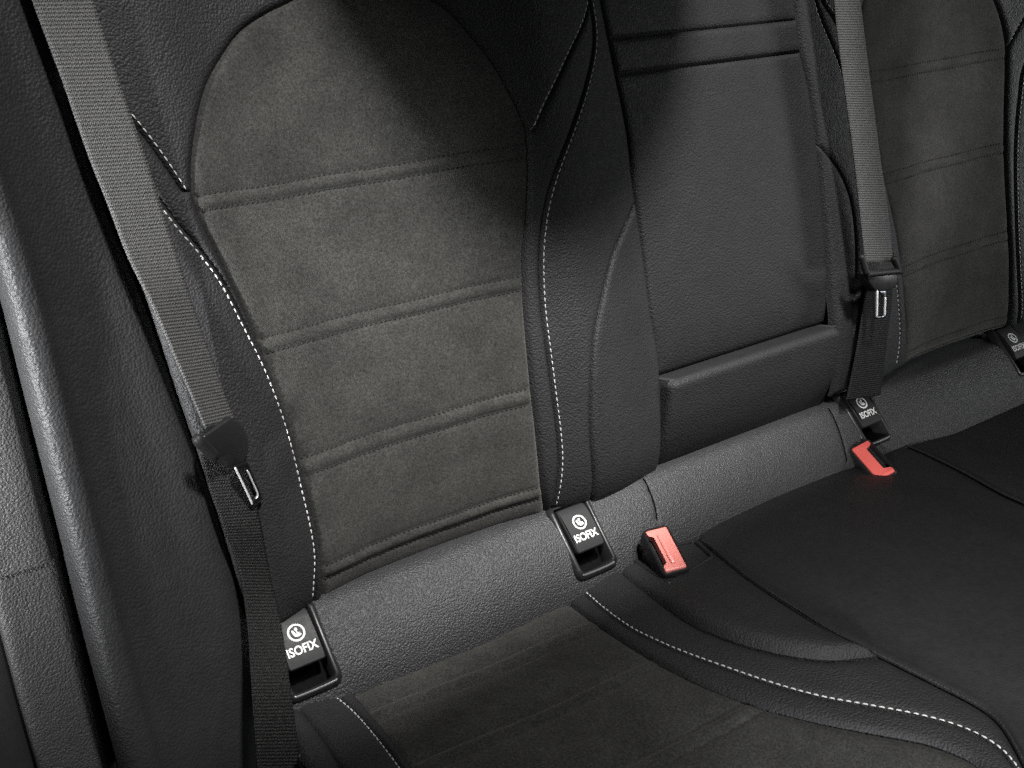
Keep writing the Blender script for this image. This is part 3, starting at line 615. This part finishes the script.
for c, k in ((iSF, 'f_inner'), (iTF, 'f_upper'), (oTF, 'f_upper'), (oSF, 'f_outer')):
    stitches('white_stitching', c, k, M_THREAD, far)

# -------------------------------------------------------------- rear cushion
seat = thing('rear_seat_cushion', 'rear bench cushion with stitched suede seat inset and smooth roll along its back', 'seat cushion', P_cush(.2, .1))
FR = .42                                                # how far forward it is built
lt, su_l = cur('seat_left_stitch'), cur('seat_suede_left')
rt, su_r = cur('seat_right_stitch'), cur('seat_suede_right')
sl, sp, spf, so = cur('seat_lens'), cur('seat_split'), cur('seat_split_far'), cur('seat_outer')
BK = -.030
lt_seam = shift(lt, -.0030); rt_seam = shift(rt, .0030)
def from_back(c, lo=BK): return c[c[:, 1] > lo]
su_l2, su_r2, lt2, rt2, sp2, sl2, so2, spf2 = [from_back(c) for c in (su_l, su_r, lt_seam, rt_seam, sp, sl, so, spf)]
c1 = (line((.044, .0248), (.2364, .0315)), line((.038, .040), (.2229, .0489))); c2 = (line((.0656, .1025), (.2367, .1103)), line((.0732, .118), (.2365, .1226)))
c3 = (line((.195, .196), (.27, .2005)), line((.195, .2105), (.27, .215)))
panel('s_suede', 'suede_panel', [A((.0358, BK)), su_l2, A((.0, .25), (-.015, FR)), A((.26, FR)), su_r2[::-1], A((.2565, BK))], P_cush, M_SUEDE, seat, dep=.003, w=.004, res=.0017,
      extra=lambda u, v, d: channels([c1, c2, c3], 0, depth=.0021)(u, v, d) * np.clip((v + .03) / .03, 0, 1) - .003 * np.exp(-np.maximum(d, 0) / .012))
panel('s_lstrip', 'leather_strip', [A((.0235, BK)), lt2, A((-.03, FR), (-.017, FR)), A((-.002, .25)), su_l2[::-1], A((.0355, BK))], P_cush, M_LEATHER, seat, dep=.0022, w=.002, res=.0018)
panel('s_lside', 'outer_bolster', [A((-.0113, BK)), so2, A((-.06, FR)), A((-.032, FR)), lt2[::-1], A((.0233, BK))], P_cush, M_LEATHER, seat, dep=.004, w=.003, res=.002)
panel('s_lfar', 'side_panel', [A((-.028, BK), (-.044, .10), (-.07, FR)), A((-.061, FR)), so2[::-1], A((-.0115, BK))], P_cush, M_LEATHER, seat, dep=.004, w=.003, res=.002)
panel('s_rstrip', 'leather_strip', [A((.257, BK)), su_r2, A((.261, FR), (.29, FR)), rt2[::-1], A((.2735, BK))], P_cush, M_LEATHER, seat, dep=.0022, w=.002, res=.0018)
join = sl2[-1]
spk = np.argmin(np.linalg.norm(sp2 - join, axis=1)); sl2[-1] = sp2[spk]
panel('s_bolster', 'inner_bolster', [A((.2740, BK)), rt2, A((.292, FR)), A((.30, FR)), sp2[spk:][::-1], sl2[::-1][1:], A((.319, BK))], P_cush, M_LEATHER, seat, dep=.0045, w=.003, res=.0018)
panel('s_lens', 'gusset_panel', [A((.3192, BK)), sl2, sp2[:spk][::-1], A((.414, BK))], P_cush, M_LEATHER, seat, dep=.005, w=.0035, res=.0018,
      extra=lambda u, v, d: .011 * np.exp(-seg_dist(u.ravel(), v.ravel(), sl2, False).reshape(u.shape) / .035) * np.clip((v - .02) / .08, 0, 1) * (1 - np.exp(-np.maximum(d, 0) / .006)))
M_SEATMID = leather('middle_seat_vinyl', (.016, .016, .017), .55, .0014, .4, .0004)
panel('s_mid', 'middle_panel', [A((.4145, BK)), sp2, A((.31, FR)), A((.62, FR)), spf2[::-1], A((.752, BK))], P_cush, M_SEATMID, seat, dep=.004, w=.003, res=.0025)
panel('s_far', 'far_seat_panel', [A((.7525, BK)), spf2, A((.625, FR)), A((1.2, FR), (1.2, BK))], P_cush, M_LEATHER, seat, dep=.004, w=.003, res=.003)
panel('s_core', 'foam_base', [A((-.035, -.05), (-.05, .12), (-.06, .5), (1.3, .5), (1.3, -.05))], lambda u, v, h=0: P_cush(u, v, h - .0075), M_DARK, seat, dep=.001, res=.008, margin=.0)
for c in (sp, spf2):
    c = c[(c[:, 1] > -.012)]
    tube('welt', P_cush(c[:, 0], c[:, 1], np.full(len(c), .0002)), .0011, M_LEATHER, seat, n=8, step=.003)
stitches('white_stitching', lt[lt[:, 1] > -.012], 's_lside', M_THREAD, seat, r=.0005)
stitches('white_stitching', rt[rt[:, 1] > -.010], 's_bolster', M_THREAD, seat, length=.0042, gap=.0016, r=.0006)
rc1, rc2 = cur('roll_cut'), cur('roll_cut_far')
COVERS = ((-.0015, -.004), (.2765, -.003), (.6740, -.011), (.9655, -.018))
def roll_extra(u, v, d):
    h = 0 * u
    for x, dv in COVERS:                                  # pockets behind the ISOFIX covers
        h = h - .022 * ((np.abs(u - x) < .0205) & (np.abs(v + .0015 - dv) < .0335))
    for c in (rc1, rc2):
        h = h - .0022 * np.exp(-seg_dist(u.ravel(), v.ravel(), c, False).reshape(u.shape) / .0010)
    return h
panel('roll', 'rear_roll', [A((-.030, -.085), (-.030, .06), (1.2, .06), (1.2, -.085))], P_roll, M_ROLL, seat, dep=.0, res=.0022, margin=0, extra=roll_extra)

for c in (rc1, rc2):
    tube('roll_seam', P_roll(c[:, 0], c[:, 1], np.full(len(c), .0001)), .0006, M_DARK, seat, n=6, step=.003)

# --------------------------------------------------------------- side bolster
def C3(name): 
    q = np.array(CURVES[name]); return P_flat(q[:, 0], q[:, 1], q[:, 2])
side = thing('side_bolster', 'tall padded black leather side bolster with a bright rounded front edge at far left', 'seat bolster', P_flat(-.1, 0))
bf = C3('bolster_f'); bk = bf + np.array([.004, .10, .02])
loft('leather_cover', [C3('bolster_rear') + np.array([.006, .04, 0]), C3('bolster_rear'), C3('bolster_a'), C3('bolster_b'), C3('bolster_c'), C3('bolster_d'), C3('bolster_e'), C3('bolster_e2'), bf, bf + np.array([.003, .03, .008]), bk], M_BOLSTER, side, na=200, nc=90, flip=True)

# ---------------------------------------------------------------- door-side trim
q = np.array(CURVES['trim_edge'])
def trim_pts(du, h, lo, hi):
    vv = np.linspace(hi, lo, 24); uu = np.interp(vv, q[::-1, 1], q[::-1, 0])
    return P_flat(uu + du, vv, h)
trim = thing('door_sill_trim', 'dark grey grained trim panel beside the front edge of the side bolster', 'trim panel', P_flat(-.18, .1))
VS = .098
loft('upper_trim', [trim_pts(.01, -.02, VS, .46), trim_pts(-.001, .006, VS, .46), trim_pts(-.006, .012, VS, .46), trim_pts(-.05, .018, VS, .46), trim_pts(-.38, .02, VS, .46)], M_TRIM, trim, na=60, nc=40, flip=True)
loft('lower_trim', [trim_pts(0.01, -0.022, -.16, VS + .006), trim_pts(-0.001, 0.0045, -.16, VS + .006), trim_pts(-0.006, 0.0105, -.16, VS + .006), trim_pts(-0.03, 0.0145, -.16, VS + .006), trim_pts(-0.0445, 0.0145, -.16, VS + .006), trim_pts(-0.0465, 0.003, -.16, VS + .006)], M_TRIM, trim, na=80, nc=40, flip=True)
loft('sill_cover', [trim_pts(-.044, -.004, -.16, VS + .004), trim_pts(-.052, .004, -.16, VS + .004), trim_pts(-.38, .012, -.16, VS + .004)], M_PLASTIC, trim, na=60, nc=16, flip=True)

# -------------------------------------------------------------------- belts
def strap(name, l, r, parent, thick=.0013, flip=False, nc=14):
    return loft(name, [C3(l), C3(r)], M_WEB, parent, na=160, nc=nc, uv=True, thick=thick, flip=flip)
def prism(name, pts3, thick, mat, parent, r=.003, bevel=.0016):
    """flat shape lying across the backrest with rounded edge; pts3 = (u, v, h)"""
    p = np.array(pts3); uv = p[:, :2]
    Am = np.c_[uv, np.ones(len(uv))]; cf = np.linalg.lstsq(Am, p[:, 2], rcond=None)[0]
    f = lambda a, b, c: P_flat(a, b, a * cf[0] + b * cf[1] + cf[2] + c)
    o = rpoly(uv, r)
    return rings(name, [(inset(o, bevel), -thick), (o, -thick + bevel), (o, -bevel), (inset(o, bevel * .35), -bevel * .3), (inset(o, bevel), 0)], f, mat, parent, angle=50)
def plate(name, outer, inner, thick, mat, parent):
    p = np.array(outer); q = np.array(inner)
    Am = np.c_[p[:, :2], np.ones(len(p))]; cf = np.linalg.lstsq(Am, p[:, 2], rcond=None)[0]
    f = lambda a, b, c: P_flat(a, b, a * cf[0] + b * cf[1] + cf[2] + c)
    o = rpoly(p[:, :2], .002, 5); i = rpoly(q[:, :2], .0015, 5); e = .0006
    oi = o + (i - o) * .18; io = o + (i - o) * .82
    return rings(name, [(o, -thick), (o, -e), (oi, 0), (io, 0), (i, -e), (i, -thick)], f, mat, parent, close_ring=True, angle=60)

belt = thing('seat_belt', 'near grey webbing seat belt hanging down the left bolster with black latch tongue', 'seat belt', C3('strap_near_l')[-1], 'rear seat belts')
strap('strap', 'strap_near_l', 'strap_near_r', belt, flip=True)
M_WEB_SHADED = webbing('belt_webbing_shaded', (.011, .011, .011))  # same webbing as above, shade on the lower straps put into its colour
lo_ = loft('lower_strap', [C3('strap_low_l'), C3('strap_low_r')], M_WEB_SHADED, belt, na=140, nc=14, uv=True, thick=.0013, flip=True)
tg = prism('tongue', CURVES['tongue_near'], .012, M_PLASTIC, belt, r=.0022, bevel=.0018)
tube('slot_bar', C3('tongue_near_bar'), .0042, M_LID, belt, n=14)
pl = plate('latch_plate', CURVES['plate_near'], CURVES['plate_near_in'], .0026, M_METAL, belt)
for k in ('glint_near', 'glint_near_b'): tube('edge_glint', C3(k), .0008, M_GLINT, pl, n=8, step=.001)  # edge highlight of the plate built as pale tubes

belt2 = thing('seat_belt', 'far grey webbing seat belt crossing the far suede backrest, tongue pointing straight down', 'seat belt', C3('strap_far_l')[-1], 'rear seat belts')
strap('strap', 'strap_far_l', 'strap_far_r', belt2, flip=True)
loft('lower_strap', [C3('strap_far_low_l'), C3('strap_far_low_r')], M_WEB_SHADED, belt2, na=80, nc=12, uv=True, thick=.0013, flip=True)
prism('tongue', CURVES['tongue_far'], .012, M_PLASTIC, belt2, r=.0022, bevel=.0016)
ff = C3('tongue_far_frame')
tube('slot_bar', np.vstack([ff[0], ff[1] * .97 + ff[0] * .03, ff[1] * .95 + ff[2] * .05, ff[2] * .95 + ff[1] * .05, ff[2] * .97 + ff[3] * .03, ff[3]]), .0034, M_LID, belt2, n=12, step=.001)
pl = plate('latch_plate', CURVES['plate_far'], CURVES['plate_far_in'], .0026, M_METAL, belt2)
for k in ('glint_far', 'glint_far_b'): tube('edge_glint', C3(k), .0012, M_GLINT, pl, n=8, step=.001)  # highlight lines of the far plate, pale tubes again

# --------------------------------------------------------------- ISOFIX covers
def text_polys(body):
    cu = bpy.data.curves.new('lettering', 'FONT'); cu.body = body; cu.size = 1; cu.offset = .028; cu.align_x = 'CENTER'; cu.align_y = 'CENTER'
    cu.resolution_u = 4; cu.extrude = .0
    o = bpy.data.objects.new('lettering', cu); COL.objects.link(o)
    bpy.context.view_layer.update()
    me = bpy.data.meshes.new_from_object(o.evaluated_get(bpy.context.evaluated_depsgraph_get()))
    V = np.array([v.co[:] for v in me.vertices]); F = [tuple(p.vertices) for p in me.polygons]
    bpy.data.objects.remove(o); bpy.data.curves.remove(cu); bpy.data.meshes.remove(me)
    V[:, :2] -= (V[:, :2].max(0) + V[:, :2].min(0)) / 2
    return V, F
def disc_poly(pts, n=0): return np.array(pts, float)
def make_cover(label):
    v0 = -.0055
    r = thing('anchor_cover', label, 'anchor cover', P_roll(0, v0), 'ISOFIX anchor covers along the rear roll')
    f = lambda a, b, c: P_roll(a, v0 + b, c)
    R = lambda x0, x1, y0, y1, rr: rrect(x1 - x0, y1 - y0, rr, 5, (x0 + x1) / 2, (y0 + y1) / 2)
    # b grows downwards (towards the cushion)
    rings('bezel', [(R(-.0245, .0245, -.036, .0385, .008), -.003), (R(-.0238, .0238, -.0355, .0378, .008), .0015), (R(-.0215, .0215, -.034, .0355, .007), .0042),
                    (R(-.0190, .0190, -.0325, .0325, .005), .0048), (R(-.0178, .0178, -.0315, .0315, .004), .0036), (R(-.0174, .0174, -.031, .031, .004), -.016)], f, M_PLASTIC, r, cap0=False, cap1=False, angle=60)
    rings('slot', [(R(-.0175, .0175, -.0312, .0312, .004), -.0155), (R(-.016, .016, -.03, .03, .004), -.0156)], f, M_DARK, r, cap0=False)
    lid = [(R(-.0158, .0158, -.0292, .0146, .0026), -.006), (R(-.0158, .0158, -.0292, .0146, .0026), .0028), (R(-.0154, .0154, -.0288, .0142, .0024), .0037), (R(-.0146, .0146, -.0280, .0134, .002), .0041)]
    # the lid top is cut into strips so that it follows the curve of the roll
    o = rings('lid', lid, f, M_LID, r, cap1=False, angle=40)
    bm = bmesh.new(); nB = 14; rows = []
    for j in range(nB + 1):
        b = -.0280 + (.0134 + .0280) * j / nB
        ins = .0146 - (.0006 if j in (0, nB) else 0)
        rows.append([bm.verts.new(f(np.array(a), np.array(b), np.array(.00408)) - np.array(root_loc(r))) for a in np.linspace(-ins, ins, 7)])
    for j in range(nB):
        for k in range(6): bm.faces.new((rows[j][k], rows[j][k + 1], rows[j + 1][k + 1], rows[j + 1][k]))
    bmesh.ops.recalc_face_normals(bm, faces=bm.faces)
    if sum((fc.normal.z for fc in bm.faces)) < 0: bmesh.ops.reverse_faces(bm, faces=bm.faces)
    tmp = bpy.data.meshes.new('tmp'); bm.to_mesh(tmp); bm.free()
    bm = bmesh.new(); bm.from_mesh(o.data); bm.from_mesh(tmp); bm.to_mesh(o.data); bm.free(); bpy.data.meshes.remove(tmp)
    o.data.polygons.foreach_set('use_smooth', [True] * len(o.data.polygons)); o.data.set_sharp_from_angle(angle=math.radians(40))
    # printed word and emblem
    V, F = text_polys('ISOFIX'); k = .0255 / np.ptp(V[:, 0]); ky = .0074 / np.ptp(V[:, 1])
    mesh_np('lettering', f(V[:, 0] * k, .0014 - V[:, 1] * ky, .00445 + 0 * V[:, 0]), F, M_WHITE, r, smooth=False)
    n = 28; ang = np.linspace(0, 2 * math.pi, n, endpoint=False); EV, EF = [], []
    cy = -.0120
    def add(poly):
        i = len(EV); EV.extend([(x * 1.18, y * 1.18 + cy) for x, y in poly]); EF.append(tuple(range(i, i + len(poly))))
    for rr0, rr1 in ((.0055, .0071),):
        i = len(EV)
        for rad in (rr0, rr1): EV.extend([(rad * math.cos(a), rad * math.sin(a) + cy) for a in ang])
        for k2 in range(n): EF.append((i + k2, i + (k2 + 1) % n, i + n + (k2 + 1) % n, i + n + k2))
    # child seat: shell, seat base, small head
    sh = rpoly([(-.0031, -.0016), (-.0018, -.0026), (-.0004, .0008), (.0026, .0010), (.0032, .0022), (.0012, .0030), (-.0010, .0028), (-.0022, .0016)], .0006, 3)
    add([tuple(p) for p in sh])
    add([(.0004 + .0011 * math.cos(a), -.0022 + .0011 * math.sin(a)) for a in ang[::2]])
    add([(x, y) for x, y in rpoly([(-.0002, -.0010), (.0008, -.0010), (.0012, .0002), (.0026, .0003), (.0026, .0007), (.0002, .0005)], .0002, 3)])
    EV = np.array(EV)
    mesh_np('emblem', f(EV[:, 0], EV[:, 1], .00445 + 0 * EV[:, 0]), EF, M_WHITE, r, smooth=False)
    lip = np.array([[-.0172, .0322], [-.0165, .0335], [0, .0340], [.0165, .0335], [.0172, .0322]])
    tube('lower_lip', f(lip[:, 0], lip[:, 1], np.full(5, .0040)), .0013, M_EDGE, r, n=10, step=.002)
    return r
LABELS = [(-.0015, 'black ISOFIX cover with white lettering beside the lower end of the near belt', 0),
          (.2765, 'black ISOFIX cover with white lettering between the near suede backrest and the brightly lit red buckle', .001),
          (.6740, 'ISOFIX cover in deep shadow directly above the far red buckle', -.007),
          (.9655, 'ISOFIX cover cut by the right edge of the photo, white emblem only partly seen', -.014)]
cov = make_cover(LABELS[0][1]); cov.location.x += LABELS[0][0]
for x, lab, dv in LABELS[1:]:
    c = cov.copy(); COL.objects.link(c); c['label'] = lab
    c.location = (Vector(cov.location) + Vector((x - LABELS[0][0], 0, 0)) + Vector(R_V * dv))
    for ch in list(cov.children):
        d = ch.copy(); COL.objects.link(d); d.parent = c

# ------------------------------------------------------------------- buckles
rq = np.array(CURVES['recess']); ro_ = rpoly(rq, .004, 5); ri_ = rpoly(rq.mean(0) + (rq - rq.mean(0)) * .86, .003, 5)
rings('buckle_recess', [(ro_, -.004), (ro_, .0015), (ro_ + (ri_ - ro_) * .2, .0028), (ro_ + (ri_ - ro_) * .8, .0028), (ri_, .0015), (ri_, -.004)], P_cush, M_PLASTIC, seat, close_ring=True, angle=50)
def buckle(label, q, h, slot_side, face_mat):
    K = np.array(q); base = K.mean(0)
    X3 = ((K[1] - K[0]) + (K[2] - K[3])) / 2; Y3 = ((K[3] - K[0]) + (K[2] - K[1])) / 2
    w, l = np.linalg.norm(X3), np.linalg.norm(Y3); X3 /= w; Y3 = Y3 - X3 * (Y3 @ X3); Y3 /= np.linalg.norm(Y3)
    R_N = np.cross(X3, Y3); R_N = R_N if R_N[2] > 0 else -R_N
    f = lambda a, b, c: base + np.asarray(a)[..., None] * X3 + np.asarray(b)[..., None] * Y3 + np.asarray(c)[..., None] * R_N
    r = thing('belt_buckle', label, 'buckle', base - R_N * .04, 'seat belt buckles')
    R = lambda dw, rr: rrect(w + dw, l + dw, rr, 5)
    rings('housing', [(R(-.002, .005), -.085), (R(.004, .006), -.045), (R(.007, .006), -.012), (R(.0065, .0055), -.003), (R(.0045, .005), -.0004), (R(.0025, .004), .0), (R(.0008, .003), -.0012), (R(.0006, .003), -.008)], f, M_PLASTIC, r, angle=55)
    # the button leaves a slot for the tongue along one long side
    s = slot_side; W2, L2 = w / 2, l / 2
    cut = .40 * w if abs(s) > 1 else .22 * w
    s1 = 1 if s > 0 else -1
    pts = [(-s1 * W2, -L2), (s1 * W2, -L2), (s1 * W2, -L2 + .005), (s1 * (W2 - cut), -L2 + .0075), (s1 * (W2 - cut), L2 - .0075), (s1 * W2, L2 - .005), (s1 * W2, L2), (-s1 * W2, L2)]
    o = rpoly(pts, .0016, 4)
    c0 = o.mean(0)
    ins = lambda k: c0 + (o - c0) * k
    rings('release_button', [(o, -.007), (o, -.0006), (ins(.975), .0004), (ins(.93), .0007)], f, face_mat, r, angle=50)
    if abs(s) <= 1:
        g = rpoly([(-s1 * W2 * .28, -L2 * .72), (s1 * W2 * .22, -L2 * .72), (s1 * W2 * .22, L2 * .72), (-s1 * W2 * .28, L2 * .72)], .0022, 4)
        rings('press_pad', [(g, .0004), (g, .0018), (inset(g, .0012), .0024)], f, face_mat, r, angle=50)
    return r
buckle('near belt buckle with brightly lit red release button beside the second ISOFIX cover', CURVES['buckle_near'], .034, -1, M_RED_LIT)
buckle('far belt buckle with darker red notched button below the shaded ISOFIX cover', CURVES['buckle_far'], .030, 2, M_RED)

# ------------------------------------------------ unseen plate added overhead, its opening cut to shape the shadows
def add_shade_plate():
    from mathutils.geometry import tessellate_polygon
    hole = [Vector((x, y, 0)) for x, y in CURVES['shade_cutout']]
    rect = [Vector((x, y, 0)) for x, y in ((-1.5, -1.7), (1.8, -1.7), (1.8, 1.0), (-1.5, 1.0))]
    tri = tessellate_polygon([rect, hole]); pts = rect + hole
    V = [(p.x, p.y, .80) for p in pts]
    o = mesh_np('shade_plate', V, tri, M_SHADE_PLATE, smooth=False)
    o['kind'] = 'structure'
    m = o.modifiers.new('thickness', 'SOLIDIFY'); m.thickness = .02; m.offset = 0
M_SHADE_PLATE = plastic('shade_plate_cloth', (.05, .05, .05), .9)
add_shade_plate()
